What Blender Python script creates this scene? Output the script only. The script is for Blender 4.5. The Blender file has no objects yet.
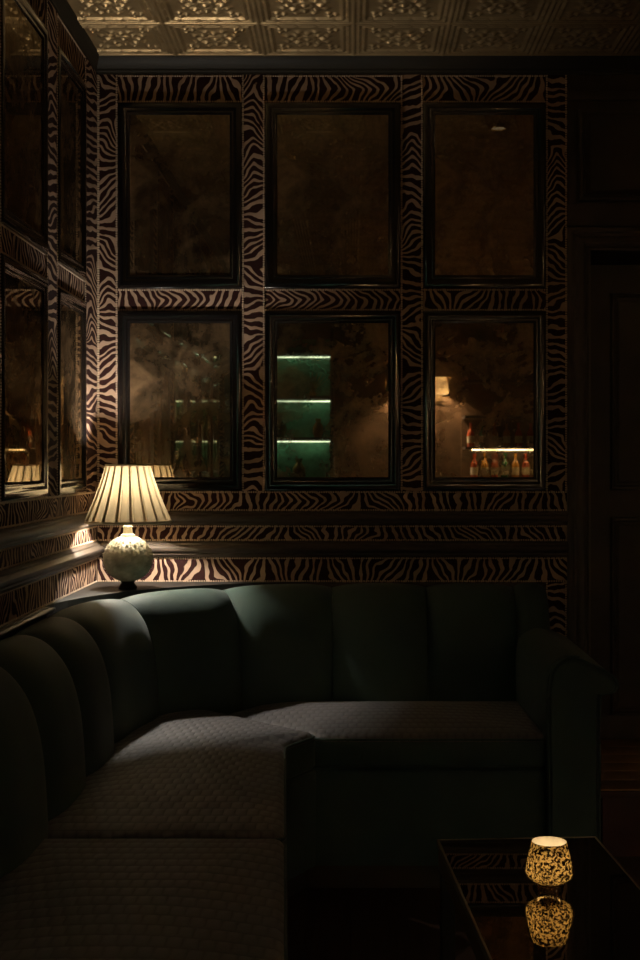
import bpy, bmesh, math, random
from mathutils import Vector, Matrix
random.seed(7)
PI = math.pi
C = bpy.context.scene.collection
sc = bpy.context.scene

# ------------------------------------------------------------------ room measures (metres)
XL, YB, ZC = -0.891, 4.40, 2.664       # left wall, back wall, ceiling
XR, YN = 3.0, -2.40                    # right wall, near wall (behind the camera)
YG = YB + 0.29                         # door plane, set back in its recess

# ------------------------------------------------------------------ node helpers
class NT:
    def __init__(s, name):
        s.m = bpy.data.materials.new(name); s.m.use_nodes = True
        s.t = s.m.node_tree; s.t.nodes.clear()
        s.out = s.t.nodes.new('ShaderNodeOutputMaterial')
    def n(s, typ, **kw):
        nd = s.t.nodes.new(typ)
        for k, v in kw.items(): setattr(nd, k, v)
        return nd
    def l(s, a, b): s.t.links.new(a, b)
    def val(s, sock, v):
        if isinstance(v, (int, float)): sock.default_value = v
        elif isinstance(v, tuple): sock.default_value = v if len(v) != 3 or sock.type == 'VECTOR' else v + (1,)
        else: s.l(v, sock)
    def math(s, op, a, b=0.0, c=None):
        nd = s.n('ShaderNodeMath', operation=op)
        s.val(nd.inputs[0], a); s.val(nd.inputs[1], b)
        if c is not None: s.val(nd.inputs[2], c)
        return nd.outputs[0]
    def noise(s, vec, scale, detail=2, rough=.5, dist=0, dim='3D'):
        nd = s.n('ShaderNodeTexNoise', noise_dimensions=dim)
        if vec is not None: s.l(vec, nd.inputs['Vector'])
        nd.inputs['Scale'].default_value = scale; nd.inputs['Detail'].default_value = detail
        nd.inputs['Roughness'].default_value = rough; nd.inputs['Distortion'].default_value = dist
        return nd.outputs['Fac']
    def ramp(s, fac, stops, interp='LINEAR'):
        nd = s.n('ShaderNodeValToRGB'); s.l(fac, nd.inputs[0]); cr = nd.color_ramp
        cr.interpolation = interp
        while len(cr.elements) < len(stops): cr.elements.new(.5)
        for e, (p, c) in zip(cr.elements, stops):
            e.position = p; e.color = (c, c, c, 1) if isinstance(c, (int, float)) else c + (1,)
        return nd.outputs[0]
    def bump(s, h, strength=.3, dist=.01):
        nd = s.n('ShaderNodeBump'); s.l(h, nd.inputs['Height'])
        nd.inputs['Strength'].default_value = strength; nd.inputs['Distance'].default_value = dist
        return nd.outputs[0]
    def xyz(s, vec):
        nd = s.n('ShaderNodeSeparateXYZ'); s.l(vec, nd.inputs[0]); return nd.outputs
    def comb(s, x, y, z=0.0):
        nd = s.n('ShaderNodeCombineXYZ')
        for i, v in enumerate((x, y, z)): s.val(nd.inputs[i], v)
        return nd.outputs[0]
    def coord(s, k='Object'): return s.n('ShaderNodeTexCoord').outputs[k]
    def pbsdf(s, color, rough=.5, metal=0, normal=None, spec=.5, sheen=0, coat=0, connect=True):
        b = s.n('ShaderNodeBsdfPrincipled')
        s.val(b.inputs['Base Color'], color); s.val(b.inputs['Roughness'], rough)
        s.val(b.inputs['Metallic'], metal); s.val(b.inputs['Specular IOR Level'], spec)
        b.inputs['Sheen Weight'].default_value = sheen
        b.inputs['Coat Weight'].default_value = coat
        if normal is not None: s.l(normal, b.inputs['Normal'])
        if connect: s.l(b.outputs[0], s.out.inputs[0])
        return b.outputs[0]
    def mix(s, fac, a, b):
        nd = s.n('ShaderNodeMixShader'); s.val(nd.inputs[0], fac); s.l(a, nd.inputs[1]); s.l(b, nd.inputs[2])
        return nd.outputs[0]
    def mixc(s, fac, a, b):
        nd = s.n('ShaderNodeMix', data_type='RGBA'); s.val(nd.inputs[0], fac)
        s.val(nd.inputs[6], a); s.val(nd.inputs[7], b); return nd.outputs[2]

M = {}
def simple(name, color, rough=.5, metal=0, spec=.5, coat=0, var=.25, scale=8, bump=0, sheen=0):
    t = NT(name); co = t.coord(); f = t.noise(co, scale, 4)
    lo = tuple(c * (1 - var) for c in color); hi = tuple(c * (1 + var) for c in color)
    col = t.ramp(f, [(.3, lo), (.7, hi)])
    nrm = t.bump(t.noise(co, scale * 12, 3), bump, .004) if bump else None
    t.pbsdf(col, rough, metal, nrm, spec, sheen, coat); M[name] = t.m; return t.m

simple('black_lacquer', (.006, .005, .005), .16, coat=.6, var=.1)
simple('dark_trim', (.075, .058, .044), .5, spec=.35, var=.06, scale=5)
simple('cornice_paint', (.022, .018, .012), .55, spec=.2, var=.1)
simple('dark_wood', (.056, .040, .028), .55, spec=.3, var=.3, scale=4)
simple('rim_metal', (.36, .29, .20), .5, .25)
simple('apron_wood', (.21, .125, .062), .45, var=.35, scale=6)
simple('brass', (.42, .28, .12), .3, 1, var=.2)
simple('nailhead', (.50, .37, .26), .55, .1, var=.2, scale=40)
simple('dark_bronze', (.05, .035, .02), .35, .7)
simple('ink_wall', (.02, .016, .013), .6)
simple('wax', (.7, .6, .45), .5)
simple('red_glass', (.45, .07, .02), .15, coat=.5)
simple('amber_glass', (.5, .22, .03), .15, coat=.5)
simple('green_glass', (.03, .16, .05), .15, coat=.5)
simple('pale_label', (.6, .52, .36), .6)
simple('step_wood', (.42, .21, .075), .45, coat=.15, var=.4, scale=6)
simple('oxblood', (.050, .012, .010), .55, var=.3)
simple('bar_wood', (.10, .055, .025), .4, var=.4, scale=5)
simple('gold_leaf', (.55, .36, .12), .35, .7)
simple('shelf_green', (.10, .30, .19), .6, var=.4, scale=5)

def emis(name, col, st):
    t = NT(name); e = t.n('ShaderNodeEmission'); e.inputs[0].default_value = col + (1,); e.inputs[1].default_value = st
    t.l(e.outputs[0], t.out.inputs[0]); M[name] = t.m
emis('bulb', (1, .92, .80), 1650)
emis('flame', (1, .74, .42), 95)
emis('led', (.72, 1, .78), 7)
emis('led_warm', (1, .74, .38), 28)
emis('downlight_lens', (1, .72, .42), 7)
emis('dim_lens', (1, .8, .55), .35)
emis('sconce_bulb', (1, .83, .66), 3700)

# zebra hide: uv.x runs along a strip (m), uv.y across it, -1..1
def zebra_mat():
    t = NT('zebra_velvet'); uv = t.xyz(t.coord('UV')); u, v = uv[0], uv[1]
    av = t.math('ABSOLUTE', v)
    def n1(scale, off):
        return t.math('SUBTRACT', t.noise(t.comb(t.math('MULTIPLY', u, scale), off), 1, 1), .5)
    slant = t.math('MULTIPLY', n1(5.2, 3.1), 9.5)
    chev = t.math('MULTIPLY', t.ramp(n1(2.6, 9.7), [(.05, 0), (.10, 1)]), t.math('MULTIPLY_ADD', n1(5, 14.2), 5, 1.5))
    wob = t.math('MULTIPLY', t.math('SUBTRACT', t.noise(t.comb(t.math('MULTIPLY', u, 17), t.math('MULTIPLY', v, .6)), 1, 1), .5), 1.6)
    ph = t.math('ADD', t.math('DIVIDE', u, .0290), t.math('MULTIPLY', slant, v))
    ph = t.math('ADD', ph, t.math('MULTIPLY', chev, t.math('POWER', av, 1.35)))
    ph = t.math('ADD', ph, wob)
    ph = t.math('ADD', ph, t.math('MULTIPLY', n1(8, 21.5), 1.6))
    sn = t.math('SINE', t.math('MULTIPLY', ph, 2 * PI))
    thick = t.math('MULTIPLY', t.math('SUBTRACT', t.noise(t.comb(t.math('MULTIPLY', u, 26), t.math('MULTIPLY', v, 1.1)), 1, 2), .5), 2.2)
    f = t.math('ADD', sn, thick)
    mask = t.ramp(t.math('MULTIPLY_ADD', f, .5, .5), [(.60, 0), (.74, 1)])
    tan = t.ramp(t.noise(t.coord(), 9, 2), [(.3, (.37, .245, .165)), (.7, (.48, .33, .235))])
    col = t.mixc(mask, (.026, .0095, .0085), tan)
    nrm = t.bump(mask, .35, .002)
    t.pbsdf(col, .85, 0, nrm, .1); M['zebra'] = t.m
zebra_mat()

def mirror_mat():
    t = NT('foxed_mirror'); co = t.coord()
    big = t.noise(co, 4.6, 7, .62, .8); fine = t.noise(co, 34, 5, .7)
    fac = t.ramp(t.math('MULTIPLY_ADD', fine, .35, big), [(.48, .16), (.64, .42), (.80, .88)])
    g = t.n('ShaderNodeBsdfGlossy'); g.inputs['Color'].default_value = (.44, .375, .275, 1); g.inputs['Roughness'].default_value = .016
    g2 = t.n('ShaderNodeBsdfGlossy'); g2.inputs['Color'].default_value = (.22, .15, .085, 1); g2.inputs['Roughness'].default_value = .33
    d = t.n('ShaderNodeBsdfDiffuse')
    blot = t.noise(co, 8.5, 6, .66, 1.2)
    t.l(t.ramp(blot, [(.36, (.030, .020, .012)), (.50, (.11, .070, .038)), (.66, (.25, .155, .080))]), d.inputs[0])
    hazy = t.mix(.45, g2.outputs[0], d.outputs[0])
    t.l(t.mix(fac, g.outputs[0], hazy), t.out.inputs[0]); M['foxed'] = t.m
mirror_mat()

def tin_mat():
    t = NT('pressed_tin'); co = t.coord()
    col = t.ramp(t.noise(co, 7, 5), [(.3, (.34, .235, .115)), (.7, (.51, .365, .185))])
    nrm = t.bump(t.noise(co, 60, 3), .12, .003)
    t.pbsdf(col, t.ramp(t.noise(co, 15, 3), [(.3, .36), (.7, .50)]), .75, nrm); M['tin'] = t.m
tin_mat()

def leather_mat():
    t = NT('green_upholstery'); co = t.coord()
    col = t.ramp(t.noise(co, 5, 3), [(.3, (.038, .064, .054)), (.7, (.052, .086, .073))])
    nrm = t.bump(t.noise(co, 260, 2), .18, .002)
    t.pbsdf(col, .66, 0, nrm, .26, sheen=.10); M['green'] = t.m
leather_mat()

def weave_mat():
    t = NT('woven_seat'); p = t.xyz(t.coord())
    x = t.math('DIVIDE', p[0], .026); y = t.math('DIVIDE', p[1], .046)
    row = t.math('FLOOR', y); odd = t.math('MULTIPLY', t.math('MODULO', t.math('ABSOLUTE', row), 2.0), .5)
    fx = t.math('FRACT', t.math('ADD', t.math('ADD', x, odd), 100.0)); fy = t.math('FRACT', t.math('ADD', y, 100.0))
    def hump(f): return t.math('SUBTRACT', 1, t.math('POWER', t.math('ABSOLUTE', t.math('MULTIPLY_ADD', f, 2, -1.0)), 2.4))
    h = t.math('MULTIPLY', hump(fx), hump(fy))
    fine = t.noise(t.coord(), 320, 2)
    nrm = t.bump(t.math('MULTIPLY_ADD', fine, .12, h), .42, .005)
    col = t.ramp(h, [(0, (.082, .074, .076)), (.6, (.112, .102, .104))])
    t.pbsdf(col, .62, 0, nrm, .35, sheen=.2); M['weave'] = t.m
weave_mat()

def shade_mat():
    t = NT('pleated_silk')
    d = t.n('ShaderNodeBsdfDiffuse'); d.inputs[0].default_value = (.50, .40, .26, 1)
    tr = t.n('ShaderNodeBsdfTranslucent'); tr.inputs[0].default_value = (.062, .047, .026, 1)
    t.l(t.mix(.42, d.outputs[0], tr.outputs[0]), t.out.inputs[0]); M['silk'] = t.m
shade_mat()
def sconce_mat():
    t = NT('sconce_silk')
    d = t.n('ShaderNodeBsdfDiffuse'); d.inputs[0].default_value = (.6, .5, .34, 1)
    tr = t.n('ShaderNodeBsdfTranslucent'); tr.inputs[0].default_value = (.14, .10, .048, 1)
    t.l(t.mix(.5, d.outputs[0], tr.outputs[0]), t.out.inputs[0]); M['sconce_silk'] = t.m
sconce_mat()

def ceramic_mat():
    t = NT('crackled_ceramic'); co = t.coord()
    vo = t.n('ShaderNodeTexVoronoi'); t.l(co, vo.inputs['Vector']); vo.inputs['Scale'].default_value = 70
    col = t.ramp(t.noise(co, 30, 4), [(.3, (.22, .215, .145)), (.7, (.42, .39, .29))])
    t.pbsdf(col, .6, 0, t.bump(vo.outputs['Distance'], .6, .004)); M['ceramic'] = t.m
ceramic_mat()

def mercury_mat():
    t = NT('mottled_mercury_glass'); co = t.coord()
    f = t.noise(co, 210, 4, .6, .5)
    mask = t.ramp(f, [(.46, 0), (.58, 1)])
    dark = t.pbsdf((.12, .07, .035), .25, .9, connect=False)
    tr = t.n('ShaderNodeBsdfTransparent'); tr.inputs[0].default_value = (.86, .70, .42, 1)
    gl = t.n('ShaderNodeBsdfGlossy'); gl.inputs[0].default_value = (.7, .6, .4, 1); gl.inputs[1].default_value = .12
    lit = t.mix(.10, tr.outputs[0], gl.outputs[0])
    t.l(t.mix(mask, dark, lit), t.out.inputs[0]); M['mercury'] = t.m
    t = NT('added_glow_liner')
    d = t.n('ShaderNodeBsdfDiffuse'); d.inputs[0].default_value = (.75, .70, .60, 1)
    tr = t.n('ShaderNodeBsdfTranslucent'); tr.inputs[0].default_value = (.42, .34, .19, 1)
    t.l(t.mix(.45, d.outputs[0], tr.outputs[0]), t.out.inputs[0]); M['liner'] = t.m
mercury_mat()

def table_mat():
    t = NT('smoked_mirror_top')
    g = t.n('ShaderNodeBsdfGlossy'); g.inputs[0].default_value = (.72, .67, .60, 1); g.inputs[1].default_value = .012
    d = t.pbsdf((.008, .007, .006), .2, connect=False)
    t.l(t.mix(.86, d, g.outputs[0]), t.out.inputs[0]); M['smoked'] = t.m
table_mat()

def floor_mat():
    t = NT('dark_boards'); p = t.xyz(t.coord())
    row = t.math('FLOOR', t.math('DIVIDE', p[0], .12))
    seam = t.math('FRACT', t.math('ADD', t.math('DIVIDE', p[0], .12), 50.0))
    g = t.noise(t.comb(t.math('MULTIPLY', p[0], 40), t.math('MULTIPLY', p[1], 2.5), row), 1, 4)
    col = t.ramp(g, [(.3, (.030, .015, .008)), (.7, (.075, .038, .018))])
    t.pbsdf(col, .4, 0, t.bump(t.ramp(seam, [(0, 0), (.04, 1)]), .4, .003)); M['boards'] = t.m
floor_mat()

# ------------------------------------------------------------------ mesh helpers
def link(name, bm, mat, parent=None, smooth=True, origin=None, angle=40):
    """one mesh object; verts given in world space, stored relative to the parent (or to origin)"""
    off = Vector(origin) if origin is not None else Vector((0, 0, 0))
    p = parent
    while p is not None: off += p.location; p = p.parent
    if parent is not None and origin is not None: off -= Vector(origin)
    bm.transform(Matrix.Translation(-off))
    me = bpy.data.meshes.new(name); bm.to_mesh(me); bm.free()
    o = bpy.data.objects.new(name, me); C.objects.link(o)
    if origin is not None and parent is None: o.location = origin
    me.materials.append(M[mat] if isinstance(mat, str) else mat)
    if smooth:
        me.polygons.foreach_set('use_smooth', [True] * len(me.polygons))
        me.set_sharp_from_angle(angle=math.radians(angle))
    if parent is not None: o.parent = parent
    return o
def tag(o, label, cat, group=None):
    o['label'] = label; o['category'] = cat
    if group: o['group'] = group
    return o
def thing(name, loc, label, cat, group=None):
    o = bpy.data.objects.new(name, None); C.objects.link(o); o.location = loc; o.empty_display_size = .1
    return tag(o, label, cat, group)
def struct(o): o['kind'] = 'structure'; return o
def BM(): return bmesh.new()
def box(bm, x0, x1, y0, y1, z0, z1, bev=0, seg=2):
    r = bmesh.ops.create_cube(bm, size=1)
    vs = r['verts']
    for v in vs: v.co = Vector((x0 + (v.co.x + .5) * (x1 - x0), y0 + (v.co.y + .5) * (y1 - y0), z0 + (v.co.z + .5) * (z1 - z0)))
    if bev:
        es = list({e for v in vs for e in v.link_edges})
        bmesh.ops.bevel(bm, geom=es, offset=bev, segments=seg, affect='EDGES', profile=.6)
def grid_faces(bm, rows, close_u=False, close_v=False, cap=False):
    V = [[bm.verts.new(p) for p in r] for r in rows]
    n, m = len(V), len(V[0])
    for i in range(n if close_u else n - 1):
        for j in range(m if close_v else m - 1):
            bm.faces.new((V[i][j], V[(i + 1) % n][j], V[(i + 1) % n][(j + 1) % m], V[i][(j + 1) % m]))
    if cap:
        bm.faces.new(V[0]); bm.faces.new(V[-1][::-1])
    return V
def fixn(bm): bmesh.ops.recalc_face_normals(bm, faces=bm.faces)
def lathe(bm, cx, cy, prof, seg=40, mod=None, z0=0, caps=True):
    rows = []
    for r, z in prof:
        row = []
        for k in range(seg):
            a = 2 * PI * k / seg
            rr = r if mod is None else mod(r, z, a)
            row.append((cx + rr * math.cos(a), cy + rr * math.sin(a), z0 + z))
        rows.append(row)
    V = grid_faces(bm, rows, close_v=True)
    if caps:
        if prof[0][0] > 1e-4: bm.faces.new(V[0][::-1])
        if prof[-1][0] > 1e-4: bm.faces.new(V[-1])
    fixn(bm)
def catmull(pts, n):
    out = []
    P = [pts[0]] + list(pts) + [pts[-1]]
    for i in range(1, len(P) - 2):
        for k in range(n):
            t = k / n
            q = []
            for a, b, c, d in zip(P[i - 1], P[i], P[i + 1], P[i + 2]):
                q.append(.5 * (2 * b + (c - a) * t + (2 * a - 5 * b + 4 * c - d) * t * t + (3 * b - a - 3 * c + d) * t ** 3))
            out.append(tuple(q))
    out.append(tuple(pts[-1])); return out
def tube(bm, pts, r, seg=8):
    pts = [Vector(p) for p in pts]; rows = []
    for i, p in enumerate(pts):
        d = (pts[min(i + 1, len(pts) - 1)] - pts[max(i - 1, 0)]).normalized()
        a = d.cross(Vector((0, 0, 1)))
        if a.length < .01: a = d.cross(Vector((1, 0, 0)))
        a.normalize(); b = d.cross(a)
        rows.append([p + r * (math.cos(2 * PI * k / seg) * a + math.sin(2 * PI * k / seg) * b) for k in range(seg)])
    grid_faces(bm, rows, close_v=True, cap=True); fixn(bm)
# wall coordinates: u along the wall, v up, n out into the room
def W(side, u, v, n=0.0):
    return Vector((u, YB - n, v)) if side == 'back' else Vector((XL + n, u, v))
def rail(bm, side, u0, u1, prof):
    """profile [(n, v)] swept along a wall"""
    rows = [[W(side, u, v, n) for n, v in prof] for u in (u0, u1)]
    grid_faces(bm, rows, close_v=True, cap=True); fixn(bm)

# ------------------------------------------------------------------ shell
b = BM(); box(b, XL - .1, XR + .1, YN - .1, YG + .2, -.1, 0); struct(link('floor', b, 'boards', smooth=False))
b = BM(); box(b, XL - .1, XL, YN - .1, YB + .1, 0, ZC); wl = struct(link('wall_left', b, 'ink_wall', smooth=False))
b = BM(); box(b, XR, XR + .1, YN - .1, YB, 0, ZC); struct(link('wall_right', b, 'dark_wood', smooth=False))
b = BM(); box(b, XL - .1, XR + .1, YN - .1, YN, 0, ZC); struct(link('wall_near', b, 'bar_wood', smooth=False))
DX0, DX1, DZ = .842, 1.76, 1.99        # door opening
b = BM()
box(b, XL, DX0, YB, YB + .3, 0, ZC); box(b, DX1, XR + .1, YB, YB + .3, 0, ZC); box(b, DX0, DX1, YB, YB + .3, DZ, ZC)
wb = struct(link('wall_back', b, 'dark_wood', smooth=False))

# pressed-tin ceiling: one 12-inch tile of relief, repeated
T = .307
def tin_h(x, y):
    ax, ay = abs(x - .5), abs(y - .5)
    e = .5 - max(ax, ay)               # distance to tile edge (in tiles)
    s = x if ay > ax else y
    g = lambda d, c, w: math.exp(-((d - c) / w) ** 2)
    h = .009 * g(e, .0, .022)
    brk = .35 + .65 * min(1, 3 * abs(math.sin(PI * s * 5)))      # bar and bead border
    h += .0085 * g(e, .055, .018) * brk + .0085 * g(e, .115, .018) * brk
    h += .006 * g(e, .085, .03) * (1 - brk) * 1.6
    r = math.hypot(x - .5, y - .5); a = math.atan2(y - .5, x - .5)
    h += .011 * g(r, .0, .045) + .006 * g(r, .085, .016)
    pet = (.5 + .5 * math.cos(8 * a)) ** 1.5
    h += .010 * pet * g(r, .165, .045)
    h += .008 * (.5 - .5 * math.cos(8 * a)) ** 2 * g(r, .235, .035)
    for cx in (.235, .765):
        for cy in (.235, .765):
            rr = math.hypot(x - cx, y - cy); aa = math.atan2(y - cy, x - cx)
            h += .009 * g(rr, .05, .022) * (.5 + .5 * math.cos(3 * aa + 6 * rr)) + .006 * g(rr, 0, .02)
    return h
N = 64
b = BM()
x0 = -.294 - 3 * T; y0t = 4.02 - 0.5 * T * 0 - 22 * T
grid_faces(b, [[(x0 + i / N * T, y0t + j / N * T, ZC - tin_h(i / N, j / N)) for j in range(N + 1)] for i in range(N + 1)])
for f in b.faces: f.normal_flip() if f.normal.z > 0 else None
ce = struct(link('ceiling', b, 'tin', angle=180))
for k, (cnt, off) in enumerate(((14, (T, 0, 0)), (24, (0, T, 0)))):
    md = ce.modifiers.new('tiles', 'ARRAY'); md.count = cnt; md.use_relative_offset = False
    md.use_constant_offset = True; md.constant_offset_displace = off
    md.use_merge_vertices = True; md.merge_threshold = .0005

# cornice
cor = [(0, ZC), (.075, ZC), (.075, ZC - .006), (.068, ZC - .010), (.060, ZC - .012), (.050, ZC - .022), (.034, ZC - .032), (.022, ZC - .037), (.020, ZC - .043), (.010, ZC - .046), (.008, ZC - .052), (0, ZC - .052)]
b = BM(); rail(b, 'back', XL, XR, cor); struct(link('trim_1', b, 'cornice_paint'))
b = BM(); rail(b, 'left', YN, YB, [(n * .35, v) for n, v in cor]); struct(link('trim_2', b, 'cornice_paint'))

# ------------------------------------------------------------------ zebra strips + nailhead braid
seed = [0]
def strip(bm, uvl, side, u0, u1, v0, v1, beads, edge=True, n=.004):
    seed[0] += 1; off = seed[0] * 3.37 + random.random()
    horiz = (u1 - u0) > (v1 - v0)
    vs = [bm.verts.new(W(side, u, v, n)) for u, v in ((u0, v0), (u1, v0), (u1, v1), (u0, v1))]
    f = bm.faces.new(vs)
    for lp, (a, c) in zip(f.loops, ((0, 0), (1, 0), (1, 1), (0, 1))):
        if horiz: lp[uvl].uv = (off + a * (u1 - u0), c * 2 - 1)
        else: lp[uvl].uv = (off + c * (v1 - v0), a * 2 - 1)
    # thin edge so that the panel has body
    if edge:
        m = .004
        lines = [((u0, v0 + m), (u1, v0 + m)), ((u0, v1 - m), (u1, v1 - m))] if horiz else [((u0 + m, v0), (u0 + m, v1)), ((u1 - m, v0), (u1 - m, v1))]
        for p, q in lines:
            L = math.hypot(q[0] - p[0], q[1] - p[1]); k = max(1, int(L / .0082))
            for i in range(k):
                t = (i + .5) / k
                beads.append((side, p[0] + (q[0] - p[0]) * t, p[1] + (q[1] - p[1]) * t, n))
def bead_mesh(beads):
    bm = BM()
    for side, u, v, n in beads:
        r = .0036
        ring = [bm.verts.new(W(side, u + r * math.cos(PI / 3 * k), v + r * math.sin(PI / 3 * k), n)) for k in range(6)]
        mid = [bm.verts.new(W(side, u + .7 * r * math.cos(PI / 3 * k), v + .7 * r * math.sin(PI / 3 * k), n + .0022)) for k in range(6)]
        for k in range(6): bm.faces.new((ring[k], ring[(k + 1) % 6], mid[(k + 1) % 6], mid[k]))
        bm.faces.new(mid)
    fixn(bm); return bm

ZT, Z1a, Z1b, Z2a, Z2b = 2.611, 2.513, 1.861, 1.783, 1.152     # band top, upper frames, lower frames
bands = [(1.081, 1.152), (.976, 1.032), (.832, .920)]          # dado zebra bands
XE = .761
cols_b = [(-.814, -.379), (-.298, .177), (.256, .686)]
cols_l = [(3.793, 4.19), (3.175, 3.658), (2.643, 3.04), (2.025, 2.508), (1.493, 1.89), (.875, 1.358), (.343, .74)]
def dress(side, cols, u_lo, u_hi, parent):
    bm = BM(); uvl = bm.loops.layers.uv.new('UVMap'); beads = []
    edges = sorted(cols); gaps = []
    last = u_lo
    for a, c in edges: gaps.append((last, a)); last = c
    gaps.append((last, u_hi))
    for a, c in gaps: strip(bm, uvl, side, a, c, bands[0][0] + .071, ZT, beads, n=.006)
    for a, c in edges:
        strip(bm, uvl, side, a, c, Z1a, ZT, beads); strip(bm, uvl, side, a, c, Z2a, Z1b, beads)
    for v0, v1 in bands: strip(bm, uvl, side, u_lo, u_hi, v0, v1, beads)
    if side == 'back': strip(bm, uvl, side, .686, XE, .22, .832, beads)
    link('zebra_upholstery', bm, 'zebra', parent, smooth=False)
    link('nailhead_trim', bead_mesh(beads), 'nailhead', parent)
dress('back', cols_b, XL + .006, XE, wb)
dress('left', cols_l, 0.0, YB - .006, wl)

# dado rails
def rprof(v0, v1, p):
    h = v1 - v0
    return [(0, v0), (p * .35, v0), (p * .45, v0 + h * .10), (p * .62, v0 + h * .18), (p * .62, v0 + h * .28), (p * .85, v0 + h * .36), (p, v0 + h * .48), (p, v0 + h * .62), (p * .86, v0 + h * .72), (p * .6, v0 + h * .80), (p * .6, v0 + h * .90), (p * .3, v1), (0, v1)]
ti = 3
for v0, v1, p in ((1.032, 1.081, .026), (.920, .976, .034), (.800, .832, .018)):
    b = BM(); rail(b, 'back', XL, XE if v0 > .81 else .686, rprof(v0, v1, p)); struct(link('trim_%d' % ti, b, 'dark_trim')); ti += 1
    b = BM(); rail(b, 'left', 0, YB, rprof(v0, v1, p)); struct(link('trim_%d' % ti, b, 'dark_trim')); ti += 1

# ------------------------------------------------------------------ mirrors
FP = [(0, 0), (0, .008), (.003, .0115), (.009, .013), (.017, .0135), (.023, .012), (.027, .009), (.0295, .008), (.033, .0095), (.0365, .0085), (.040, .005), (.043, .0035), (.043, .003)]
def mirror(side, u0, u1, v0, v1, label, group=None):
    base = W(side, (u0 + u1) / 2, v0, 0)
    root = thing('wall_mirror', base, label, 'mirror', group)
    bm = BM(); rows = []
    for su, sv in ((0, 0), (1, 0), (1, 1), (0, 1)):
        row = []
        for w, n in FP:
            u = u0 + w if su == 0 else u1 - w
            wb_ = w * 1.12
            v = v0 + wb_ if sv == 0 else v1 - w
            row.append(W(side, u, v, n))
        rows.append(row)
    grid_faces(bm, rows, close_u=True); fixn(bm)
    link('mirror_frame', bm, 'black_lacquer', root, angle=50)
    bm = BM(); w = .041
    a, c = W(side, u0 + w, v0 + w, .0006), W(side, u1 - w, v1 - w, .0034)
    box(bm, min(a.x, c.x), max(a.x, c.x), min(a.y, c.y), max(a.y, c.y), v0 + w, v1 - w)
    link('mirror_glass', bm, 'foxed', root, smooth=False)
nm = ['left', 'middle', 'right']
lb = {(0, 0): 'black-framed foxed mirror on back wall, upper row, nearest the corner above the lamp',
      (0, 1): 'wide black-framed foxed mirror in middle of the upper row on back wall',
      (0, 2): 'black-framed foxed mirror at right end of the upper row, beside the dark door surround',
      (1, 0): 'black-framed foxed mirror just behind the lit lamp, lower row on back wall',
      (1, 1): 'wide black-framed foxed mirror in lower row reflecting green lit shelves',
      (1, 2): 'black-framed foxed mirror at lower right reflecting a lit bar with orange bottles'}
for c, (a, e) in enumerate(cols_b):
    mirror('back', a, e, Z1b, Z1a, lb[(0, c)], 'antique mirrors on the back wall')
    mirror('back', a, e, Z2b, Z2a, lb[(1, c)], 'antique mirrors on the back wall')
ordn = ['nearest the corner', 'second from the corner', 'third from the corner', 'fourth from the corner', 'fifth from the corner', 'sixth from the corner', 'seventh from the corner']
for c, (a, e) in enumerate(cols_l):
    mirror('left', a, e, Z1b, Z1a, 'black-framed foxed mirror in upper row on left wall, ' + ordn[c], 'antique mirrors on the left wall')
    mirror('left', a, e, Z2b, Z2a, 'black-framed foxed mirror in lower row on left wall, ' + ordn[c], 'antique mirrors on the left wall')

# ------------------------------------------------------------------ door, its surround and step
def panel(bm, x0, x1, z0, z1, y, w=.035, d=.016, raised=True):
    """raised-and-fielded panel: moulding ring plus field, facing -y"""
    prof = [(0, 0), (.004, d * .9), (.012, d), (.018, d * .55), (.024, d * .5), (.029, d * .15), (w, -.004 if raised else -.006)]
    rows = []
    for su, sv in ((0, 0), (1, 0), (1, 1), (0, 1)):
        rows.append([(x0 + p if su == 0 else x1 - p, y - n, z0 + p if sv == 0 else z1 - p) for p, n in prof])
    V = grid_faces(bm, rows, close_u=True)
    bm.faces.new([r[-1] for r in V])
    fixn(bm)
# casing (architrave) round the opening
cas = [(0, 0), (0, .014), (.006, .020), (.016, .022), (.022, .016), (.030, .016), (.036, .028), (.046, .034), (.054, .034), (.060, .026), (.066, .024), (.072, .030), (.078, .030), (.081, .014), (.081, 0)]
b = BM()
rows = []
for (sx, top) in ((-1, 0), (-1, 1), (1, 1), (1, 0)):
    row = []
    for w, n in cas:
        w2 = .081 - w
        x = (DX0 - w2) if sx < 0 else (DX1 + w2)
        z = (DZ + w2 * 1.05) if top else .212
        row.append((x, YB - n, z))
    rows.append(row)
grid_faces(b, rows); fixn(b); struct(link('trim_%d' % ti, b, 'dark_trim')); ti += 1
# over-door panelling: rail, panel, upper rail
b = BM(); box(b, XE + .002, XR, YB - .010, YB, DZ + .09, DZ + .165, .003)
panel(b, .80, 1.84, 2.165, 2.49, YB - .002, .05, .022)
box(b, XE + .002, XR, YB - .016, YB, 2.52, 2.555, .004); box(b, XE + .002, .79, YB - .008, YB, DZ + .165, 2.52, .002)
struct(link('trim_%d' % ti, b, 'dark_wood')); ti += 1
b = BM(); box(b, DX0 - .005, DX1 + .005, YG, YG + .045, .212, DZ + .01)
panel(b, .973, 1.63, 1.149, 1.885, YG, .045, .016); panel(b, .973, 1.63, .307, 1.048, YG, .045, .016)
dr = struct(link('door_1', b, 'dark_wood'))
b = BM(); lathe(b, 0, 0, [(0, 0), (.022, .002), (.022, .006), (.010, .012), (.010, .035), (.024, .045), (.028, .058), (.020, .07), (0, .072)], 20)
b.transform(Matrix.Translation((1.695, YG, 1.09)) @ Matrix.Rotation(PI / 2, 4, 'X')); link('door_knob', b, 'brass', dr)
b = BM(); box(b, .80, 1.95, 3.98, YG, 0, .205, .006); box(b, .79, 1.96, 3.965, YG, .19, .212, .006)
st = struct(link('trim_%d' % ti, b, 'oxblood')); ti += 1
b = BM()
for k in range(6): box(b, .795, 1.955, 3.97 + k * .12, 3.97 + k * .12 + .118, .212, .2165, .001)
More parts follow.
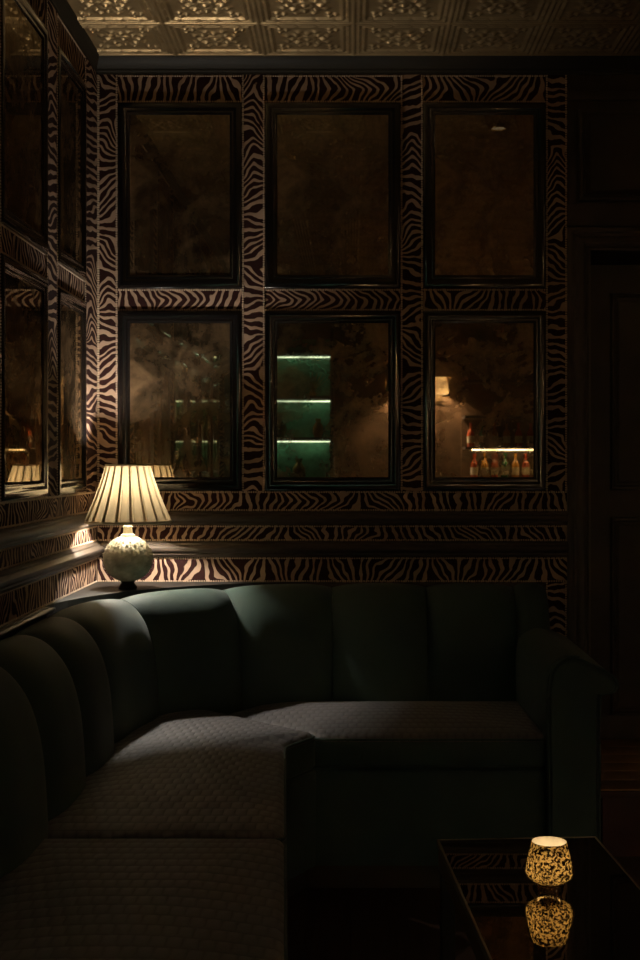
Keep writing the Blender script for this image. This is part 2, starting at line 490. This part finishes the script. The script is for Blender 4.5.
link('step_tread', b, 'step_wood', st)
b = BM(); box(b, 1.96, XR, YB - .02, YB, 0, .2, .006); struct(link('baseboard_back', b, 'dark_wood'))

# corner ledge behind the curved backrest
R0 = .85
b = BM(); pts = [(XL, YB), (XL, YB - R0)]
for k in range(1, 16):
    a = PI - k / 16 * PI / 2
    pts.append((XL + R0 + R0 * math.cos(a), YB - R0 + R0 * math.sin(a)))
pts.append((XL + R0, YB))
lo = [b.verts.new((x, y, .780)) for x, y in pts]; hi = [b.verts.new((x, y, .834)) for x, y in pts]
b.faces.new(lo); b.faces.new(hi)
for i in range(len(pts)): b.faces.new((lo[i], lo[(i + 1) % len(pts)], hi[(i + 1) % len(pts)], hi[i]))
fixn(b); struct(link('trim_%d' % ti, b, 'ink_wall', smooth=False)); ti += 1

# ------------------------------------------------------------------ corner sofa
SOFA = thing('corner_sofa', (-.2, 3.2, 0), 'dark green channel-back corner sofa with woven grey-brown seats along both walls', 'sofa')
rI = R0 - .26
def path(s, q):
    if s <= YB - R0: return Vector((XL + q, s, 0))
    a = (s - (YB - R0)) / rI
    if a < PI / 2:
        return Vector((XL + R0 - (R0 - q) * math.cos(a), YB - R0 + (R0 - q) * math.sin(a), 0))
    return Vector((XL + R0 + (s - (YB - R0) - rI * PI / 2), YB - q, 0))
prof = catmull([(.022, .36), (.016, .60), (.018, .775), (.040, .815), (.085, .836), (.138, .832), (.182, .803), (.220, .748), (.244, .67), (.255, .58), (.262, .45), (.266, .36)], 4)
seams = [1.60, 1.97, 2.34, 2.72, 3.10, 3.46, 3.849, 4.168, 4.46, 4.778, 5.078, 5.188]
for i in range(len(seams) - 1):
    s0, s1 = seams[i], seams[i + 1]; b = BM(); rows = []; n = 18
    for k in range(n + 1):
        u = k / n; bul = 1 - abs(2 * u - 1) ** 3.4
        s = s0 + (s1 - s0) * (u * .994 + .003)
        row = []
        for j, (q, h) in enumerate(prof):
            t = min(1, max(0, (h - .36) / .47)); front = j / (len(prof) - 1)
            amp = .034 * min(1, max(0, (front - .2) / .25))
            pq = q - amp * (1 - bul)
            ph = h - .016 * t * (1 - bul)
            p = path(s, max(.012, pq)); p.z = ph; row.append(p)
        rows.append(row)
    grid_faces(b, rows, close_v=True, cap=True); fixn(b)
    link('back_panel', b, 'green', SOFA, angle=55)

def inset_poly(P, d):
    out = []; n = len(P)
    for i in range(n):
        a, p, c = Vector(P[i - 1]), Vector(P[i]), Vector(P[(i + 1) % n])
        e1 = (p - a).normalized(); e2 = (c - p).normalized()
        n1 = Vector((-e1.y, e1.x)); n2 = Vector((-e2.y, e2.x))
        m = (n1 + n2); k = d / max(.3, (1 + n1.dot(n2)))
        out.append(p + m * k)
    return out
def resample(P, step=.05, r=.03):
    """round the corners, then subdivide the sides (ccw polygon)"""
    out = []; n = len(P)
    for i in range(n):
        a, p, c = Vector(P[i - 1]), Vector(P[i]), Vector(P[(i + 1) % n])
        p0 = p + (a - p).normalized() * r; p1 = p + (c - p).normalized() * r
        for k in range(5):
            t = k / 4; out.append((1 - t) ** 2 * p0 + 2 * t * (1 - t) * p + t * t * p1)
        nx = c + (p - c).normalized() * r; L = (nx - p1).length; m = int(L / step)
        for k in range(1, m): out.append(p1 + (nx - p1) * k / m)
    return out
def cushion(P, z0, z1, crown, parent, mat='weave', name='seat_cushion', bev=.03, pipe=True):
    P = resample(P); cen = sum((Vector(p) for p in P), Vector((0, 0))) / len(P); b = BM(); rows = []
    def row(Q, z): rows.append([(q.x, q.y, z) for q in Q])
    row(inset_poly(P, .012), z0); row(P, z0 + .012)
    row(P, z1 - bev)
    for k in range(1, 6):
        a = k / 5 * PI / 2
        row(inset_poly(P, bev * (1 - math.cos(a))), z1 - bev + bev * math.sin(a))
    Q = inset_poly(P, bev)
    for f in (.93, .82, .68, .52, .36, .2, .06):
        row([cen + (q - cen) * f for q in Q], z1 + crown * (1 - f ** 2))
    V = grid_faces(b, rows, close_v=True)
    b.faces.new(V[0][::-1]); b.faces.new(V[-1]); fixn(b)
    o = link(name, b, mat, parent, angle=60)
    o.data.materials.append(M['green'])          # boxing in plain green
    for f in o.data.polygons:
        if f.center.z < max(v.co.z for v in o.data.vertices) - crown - bev * .75: f.material_index = 1
    if pipe:
        b = BM(); Q = inset_poly(P, bev * .12); Q = Q + Q[:1]
        tube(b, [(q.x, q.y, z1 - bev * .5) for q in Q], .0042, 6); link('piping', b, 'green', o)
    return o
zs0, zs1 = .365, .462
xe = lambda y: -.178 + (3.48 - y) * .053       # room-side edge of the left seat
zq = .24                                         # where the seat runs under the backrest
# corner seat (mitred), back seat, near left seat
cushion([(XL + .22, 2.625), (xe(2.625), 2.625), (xe(3.48), 3.48), (-.092, 3.625), (-.42, 3.945), (-.52, 4.02), (-.60, 3.92), (XL + .22, 3.6)], zs0, zs1 + .012, .022, SOFA)
cushion([(-.085, 3.635), (.575, 3.635), (.575, YB - .22), (-.25, YB - .22), (-.405, 3.95)], zs0, zs1, .016, SOFA)
cushion([(XL + .22, 1.50), (xe(1.5), 1.50), (xe(2.615), 2.615), (XL + .22, 2.615)], zs0, zs1 + .012, .022, SOFA)
b = BM()
P = [(XL + .02, 1.45), (xe(1.45) - .015, 1.45), (xe(3.5) - .012, 3.50), (-.10, 3.66), (.60, 3.66), (.60, YB - .03), (XL + R0, YB - .03), (XL + .3, YB - .3), (XL + .03, YB - R0)]
rows = [[(x, y, z) for x, y in P] for z in (.075, .365)]
V = grid_faces(b, rows, close_v=True, cap=True); fixn(b)
bmesh.ops.bevel(b, geom=[e for e in b.edges if abs(e.verts[0].co.z - e.verts[1].co.z) < .01 and e.verts[0].co.z > .3], offset=.015, segments=3, affect='EDGES')
link('sofa_base', b, 'green', SOFA)
b = BM(); P2 = [(x + (.03 if x < -.5 else -.03), y - .0 + (.03 if y < 3.7 else -.03)) for x, y in P]
grid_faces(b, [[(x, y, z) for x, y in P2] for z in (0.0, .078)], close_v=True, cap=True); fixn(b); link('plinth', b, 'dark_wood', SOFA, smooth=False)
# scroll arm, flared outward
ap = catmull([(.552, .08), (.552, .30), (.548, .52), (.550, .62), (.566, .675), (.605, .702), (.650, .698), (.690, .680), (.735, .658), (.764, .632), (.768, .610), (.752, .594), (.728, .588), (.717, .56), (.715, .30), (.715, .08)], 4)
b = BM(); rows = []
ys = [3.612, 3.618, 3.63, 3.66, 3.80, 4.0, 4.12, 4.20, 4.26]
for y in ys:
    f = (4.26 - y) / .65; e = .014 * max(0, 1 - (y - 3.612) / .03) ** 2
    row = []
    for x, z in ap:
        cx, cz = .64, .45
        xx = x + (.022 * f if x < .64 else .006 * f); zz = z - (.012 * f * max(0, (z - .5) / .2))
        row.append((xx + (cx - xx) / max(.08, abs(cx - xx)) * e * min(1, abs(cx - xx) / .08), y, zz - (e if zz > .6 else 0)))
    rows.append(row)
grid_faces(b, rows, close_v=True, cap=True); fixn(b)
arm = link('scroll_arm', b, 'green', SOFA, angle=50)
b = BM(); tube(b, [(x + (.022 if x < .64 else .004), 3.617, z - .012 * max(0, (z - .5) / .2)) for x, z in ap], .0045, 6); link('arm_piping', b, 'green', arm)

# ------------------------------------------------------------------ table lamp on the corner ledge
LX, LY, LZ = -.735, 4.15, .834
LAMP = thing('table_lamp', (LX, LY, LZ), 'lit table lamp with pleated cream shade and round textured base in the corner', 'lamp')
b = BM(); lathe(b, LX, LY, [(0, 0), (.030, 0), (.032, .005), (.028, .012), (.022, .020), (.024, .026), (0, .028)], 32, z0=LZ); link('lamp_foot', b, 'dark_bronze', LAMP)
def knob(r, z, a):
    th = math.atan2(z - .100, r + 1e-6)
    k = round(th / .21); wv = math.cos(a * 15 + (k % 2) * PI) * math.cos(th / .21 * PI * 2)
    return r * (1 + .085 * max(-.35, wv))
b = BM()
lathe(b, LX, LY, [(max(.0005, .080 * math.cos(t)), .100 + .077 * math.sin(t)) for t in [(-PI / 2 + PI * k / 44) for k in range(45)]], 120, mod=knob, z0=LZ)
link('lamp_base', b, 'ceramic', LAMP, angle=180)
b = BM(); lathe(b, LX, LY, [(.022, .172), (.024, .178), (.016, .184), (.014, .200), (.017, .205), (.012, .212), (.008, .24), (.008, .262), (0, .262)], 24, z0=LZ); link('lamp_neck', b, 'ceramic', LAMP)
np_ = 19
FOLD = [(0, .0), (.25, .0022), (.55, .0026), (.80, .001), (.815, -.0005), (.62, -.0035), (.60, -.0048), (.62, -.006), (.90, -.0058)]
zb, zt = .224, .409; rb, rt = .140, .0715
b = BM(); rows = []
for k in range(13):
    t = k / 12; z = zb + (zt - zb) * t; r = rb + (rt - rb) * t - .004 * math.sin(PI * t)
    row = []
    for p in range(np_):
        for f, dr_ in FOLD:
            a = 2 * PI * (p + f) / np_ - .9; rr = r + dr_ * (.55 + .45 * (1 - t)) * 1.3
            row.append((LX + rr * math.cos(a), LY + rr * math.sin(a), LZ + z))
    rows.append(row)
grid_faces(b, rows, close_v=True); fixn(b)
shd = link('lamp_shade', b, 'silk', LAMP, angle=25)
b = BM()
tube(b, [(LX + .141 * math.cos(2 * PI * k / 48), LY + .141 * math.sin(2 * PI * k / 48), LZ + zb - .002) for k in range(49)], .0045, 8); link('shade_trim', b, 'pale_label', shd)
b = BM()
tube(b, [(LX + .0725 * math.cos(2 * PI * k / 48), LY + .0725 * math.sin(2 * PI * k / 48), LZ + zt) for k in range(49)], .003, 8); link('shade_trim', b, 'pale_label', shd)
b = BM()
for k in range(3):
    a = 2 * PI * k / 3; tube(b, [(LX, LY, LZ + .248), (LX + rb * .97 * math.cos(a), LY + rb * .97 * math.sin(a), LZ + zb + .003)], .0018, 6)
link('shade_carrier', b, 'brass', shd)
b = BM(); lathe(b, LX, LY, [(0, .312), (.010, .315), (.0165, .324), (.018, .334), (.0165, .344), (.010, .352), (0, .355)], 20, z0=LZ); link('light_bulb', b, 'bulb', LAMP)
b = BM(); lathe(b, LX, LY, [(0, .262), (.011, .262), (.011, .300), (.009, .309), (0, .309)], 16, z0=LZ); link('bulb_socket', b, 'brass', LAMP)

# ------------------------------------------------------------------ cocktail table and votive
TX, TY, TZ, TA = .189, 2.733, .43, math.radians(3.6)
TABLE = thing('cocktail_table', (TX + .16, TY - .33, 0), 'small dark mirror-topped cocktail table with thin brass rim in front of the sofa', 'table')
TR = Matrix.Translation((TX, TY, 0)) @ Matrix.Rotation(TA, 4, 'Z')       # local: x right 0..TW, y toward the camera = negative
TW, TL = .352, .72
def tb(name, fn, mat, smooth=True, parent=TABLE):
    b = BM(); fn(b); b.transform(TR); return link(name, b, mat, parent, smooth)
tb('table_top', lambda b: box(b, .004, TW - .004, -TL + .004, -.004, TZ - .012, TZ - .0008), 'smoked', False)
def rim(b):
    for x0, x1, y0, y1 in ((0, .005, -TL, 0), (TW - .005, TW, -TL, 0), (.005, TW - .005, -.005, 0), (.005, TW - .005, -TL, -TL + .005)):
        box(b, x0, x1, y0, y1, TZ - .016, TZ, .0008, 1)
tb('brass_rim', rim, 'rim_metal')
tb('apron', lambda b: box(b, .003, TW - .003, -TL + .003, -.003, TZ - .062, TZ - .0165, .003), 'apron_wood')
for x in (.006, TW - .036):
    for y in (-.036, -TL + .006):
        tb('leg', lambda b: box(b, x, x + .03, y, y + .03, 0, TZ - .063, .003), 'dark_wood')
VX, VY = .382, 2.405
VOT = thing('votive_holder', (VX, VY, TZ), 'glowing mottled gold glass candle holder on the mirror-topped table', 'candle holder')
pv = [(a * 1.093, c * 1.093) for a, c in catmull([(.020, .0), (.022, .004), (.020, .010), (.024, .015), (.036, .022), (.0425, .030), (.0425, .040), (.040, .055), (.0365, .070), (.0325, .085), (.0325, .0865)], 4)]
b = BM(); inner = [(r - .003, z) for r, z in pv if z > .016]
lathe(b, VX, VY, [(.0005, 0)] + pv + [(.034, .0949)] , 56, z0=TZ, caps=False)
link('glass_cup', b, 'mercury', VOT, angle=180)
b = BM(); lathe(b, VX, VY, [(max(.001, r - .0025), z) for r, z in pv if z > .016], 40, z0=TZ, caps=False); link('added_glow_liner', b, 'liner', VOT, angle=180)  # inner sleeve added to catch the flame and brighten the cup
b = BM(); lathe(b, VX, VY, [(.0005, .019), (.0195, .019), (.0195, .030), (.0005, .030)], 24, z0=TZ); wx = link('tealight', b, 'wax', VOT)
b = BM(); lathe(b, VX, VY, [(.0005, .032), (.0045, .037), (.0055, .042), (.0035, .050), (.0005, .058)], 14, z0=TZ); link('flame', b, 'flame', wx)

# ------------------------------------------------------------------ rest of the room, seen in the mirrors, plus added fill sconces
SH = thing('shelving_unit', (-.5, -2.1, 0), 'tall shelving unit with green back panels and lit shelves behind the viewer', 'shelves')
b = BM(); box(b, -.90, -.155, -2.40, -2.36, .02, 2.35); link('back_panel', b, 'shelf_green', SH, False)
for x in (-.89, -.170):
    b = BM(); box(b, x, x + .03, -2.36, -1.90, 0, 2.40, .003); link('side_panel', b, 'dark_wood', SH)
for z in (2.19, 1.80, 1.445, 1.06, .6, .05):
    b = BM(); box(b, -.86, -.170, -2.36, -1.91, z, z + .025, .002); sh = link('shelf', b, 'dark_wood', SH)
    if z > .9:
        b = BM(); box(b, -.855, -.175, -2.30, -2.275, z - .011, z - .001); link('shelf_light', b, 'led', sh, False)
def plant(x, y, z, label):
    r = thing('gilded_palm', (x, y, z), label, 'ornament')
    b = BM(); lathe(b, x, y, [(.0005, 0), (.03, 0), (.035, .03), (.02, .06), (.0005, .06)], 16, z0=z); link('pot', b, 'gold_leaf', r)
    b = BM()
    for k in range(9):
        a = -1.1 + 2.2 * k / 8
        for s in range(7):
            t0, t1 = s / 7, (s + 1) / 7
            def pt(t, w): return (x + math.sin(a) * .17 * t + math.cos(a) * w, y + .02 * math.sin(k), z + .05 + .19 * math.cos(a * .8) * t)
            w0, w1 = .008 * math.sin(PI * (t0 * .9 + .05)), .008 * math.sin(PI * (t1 * .9 + .05))
            b.faces.new([b.verts.new(p) for p in (pt(t0, -w0), pt(t0, w0), pt(t1, w1), pt(t1, -w1))])
    link('fronds', b, 'gold_leaf', r)
plant(-.33, -2.2, 1.825, 'gold fan-leaved ornament on the top lit shelf behind the viewer')
def vase(x, y, z, mat, s, label):
    b = BM(); lathe(b, x, y, [(.0005, 0), (.03 * s, 0), (.05 * s, .05 * s), (.045 * s, .10 * s), (.02 * s, .14 * s), (.028 * s, .17 * s), (.0005, .17 * s)], 20, z0=z)
    tag(link('vase', b, mat, None, origin=(x, y, z)), label, 'vase')
vase(-.55, -2.22, 1.825, 'bar_wood', 1.2, 'brown vase on the top lit shelf behind the viewer')
vase(-.28, -2.22, 1.47, 'amber_glass', 1.0, 'amber vase on the middle lit shelf behind the viewer')
vase(-.62, -2.22, 1.47, 'green_glass', 1.3, 'green vase on the middle lit shelf behind the viewer')
vase(-.45, -2.22, 1.085, 'gold_leaf', 1.2, 'gold vase on the lower lit shelf behind the viewer')

BAR = thing('back_bar', (1.3, -2.15, 0), 'wooden back bar cabinet with lit bottle shelves behind the viewer', 'bar')
b = BM(); box(b, .99, 2.1, -2.39, -2.36, .02, 2.3); link('back_panel', b, 'bar_wood', BAR, False)
b = BM(); box(b, .99, 2.1, -2.36, -1.85, .02, 1.0, .004); box(b, .97, 2.12, -2.36, -1.80, 1.0, 1.04, .006); link('cabinet', b, 'bar_wood', BAR)
for z in (1.09, 1.37, 1.64, 1.95):
    b = BM(); box(b, 1.0, 2.08, -2.36, -2.08, z, z + .022, .002); s_ = link('shelf', b, 'dark_wood', BAR)
    if z in (1.37,):
        b = BM(); box(b, 1.06, 2.0, -2.12, -2.105, z - .010, z - .001); link('shelf_light', b, 'led_warm', s_, False)
bp = [(.0005, 0), (.032, 0), (.034, .01), (.034, .12), (.026, .145), (.012, .165), (.012, .20), (.014, .205), (.014, .222), (.0005, .222)]
def bottle(x, y, z, mat, sc_, label, group):
    b = BM(); lathe(b, x, y, [(r * sc_, h * sc_) for r, h in bp], 18, z0=z)
    o = tag(link('bottle', b, mat, None, origin=(x, y, z)), label, 'bottle', group)
    b = BM(); lathe(b, x, y, [(.0345 * sc_, .035 * sc_), (.0346 * sc_, .10 * sc_)], 18, z0=z, caps=False)
    link('bottle_label', b, 'pale_label', o, origin=(x, y, z))
mats = ['red_glass', 'amber_glass', 'red_glass', 'green_glass', 'amber_glass', 'red_glass', 'amber_glass', 'green_glass', 'red_glass', 'amber_glass']
for k in range(10):
    bottle(1.09 + k * .09, -2.2, 1.112, mats[k], 1.0, 'glass bottle standing on the lit back bar shelf behind the viewer', 'bottles on the lit bar shelf')
for k in range(9):
    bottle(1.06 + k * .105, -2.22, 1.392, mats[(k * 3) % 10], .95, 'glass bottle standing on the second back bar shelf behind the viewer', 'bottles on the upper bar shelf')
def sconce(x, y, z, nx, ny, label):
    r = thing('wall_sconce', (x, y, z), label, 'wall light', 'wall sconces around the room')
    cx, cy = x + nx * .10, y + ny * .10
    b = BM(); box(b, x - .03 if ny else min(x, x + nx * .012), x + .03 if ny else max(x, x + nx * .012), y - .03 if nx else min(y, y + ny * .012), y + .03 if nx else max(y, y + ny * .012), z - .07, z + .05, .004); link('back_plate', b, 'brass', r)
    b = BM(); tube(b, [(x + nx * .012, y + ny * .012, z - .02), (x + nx * .06, y + ny * .06, z - .05), (cx, cy, z - .03), (cx, cy, z + .04)], .006); link('arm', b, 'brass', r)
    b = BM(); sg = 160
    rows = [[(cx + rr * (1 + .05 * (j / 10 % 1)) * math.cos(2 * PI * j / sg), cy + rr * (1 + .05 * (j / 10 % 1)) * math.sin(2 * PI * j / sg), z + zz) for j in range(sg)] for rr, zz in ((.075, .02), (.048, .17))]
    grid_faces(b, rows, close_v=True); fixn(b); so = link('shade', b, 'sconce_silk', r, angle=25)
    b = BM(); lathe(b, cx, cy, [(.0005, .172), (.049, .170), (.049, .173), (.0005, .178)], 32, z0=z); link('light_block_cap', b, 'dark_bronze', so)  # cap added to keep sconce light off the ceiling
    b = BM(); lathe(b, cx, cy, [(.0005, .05), (.016, .06), (.02, .08), (.014, .10), (.0005, .105)], 14, z0=z); link('bulb', b, 'sconce_bulb', r)
sconce(.80, YN, 1.84, 0, 1, 'pleated wall sconce on the near wall, the one just beside the back bar')
sconce(.50, YN, 1.84, 0, 1, 'added pleated fill sconce on the near wall, the one closest to the lit shelves')  # added fill for the back wall, kept out of the mirrors' sight
sconce(XR, 1.3, 1.75, -1, 0, 'added pleated fill sconce on the right wall, nearer the back wall')  # unseen, added to light the back wall from the side
sconce(XR, -.7, 1.75, -1, 0, 'added pleated fill sconce on the right wall, farther from the back wall')  # unseen second side light, added for ambient
sconce(2.5, YN, 1.80, 0, 1, 'added pleated fill sconce on the near wall right of the back bar')  # unseen, added to raise the low frontal ambient
for k, (x, y, st_) in enumerate(((.62, 3.56, 0), (1.95, 1.5, 1), (2.0, .2, 1), (1.9, 2.6, 1), (1.2, -1.3, 1), (-.45, -1.2, 1), (2.2, .3, 1))):
    d = thing('recessed_downlight', (x, y, ZC - .02), 'small round brass recessed downlight in the pressed tin ceiling', 'ceiling light', 'recessed ceiling downlights')
    b = BM(); lathe(b, x, y, [(.030, .02), (.030, 0), (.042, -.002), (.046, .003), (.046, .02)], 28, z0=ZC - .02, caps=False); link('ring', b, 'brass', d)
    b = BM(); lathe(b, x, y, [(.0005, .004), (.0295, .004), (.0295, .008), (.0005, .008)], 24, z0=ZC - .02); link('lens', b, 'downlight_lens' if st_ else 'dim_lens', d, False)

# ------------------------------------------------------------------ world, camera, colour
w = bpy.data.worlds.new('world'); sc.world = w; w.use_nodes = True
w.node_tree.nodes['Background'].inputs[0].default_value = (.5, .4, .3, 1); w.node_tree.nodes['Background'].inputs[1].default_value = .0
cam = bpy.data.objects.new('camera', bpy.data.cameras.new('camera')); C.objects.link(cam)
cam.location = (0, 0, 1.25); cam.rotation_euler = (PI / 2, 0, 0)
cam.data.sensor_fit = 'VERTICAL'; cam.data.sensor_height = 36; cam.data.lens = 1254 * 36 / 960
cam.data.shift_x = -30 / 960; cam.data.shift_y = -17 / 960; cam.data.clip_start = .05
sc.camera = cam
sc.view_settings.view_transform = 'Standard'; sc.view_settings.look = 'None'
sc.view_settings.gamma = 1; sc.view_settings.use_curve_mapping = False
sc.view_settings.exposure = 0
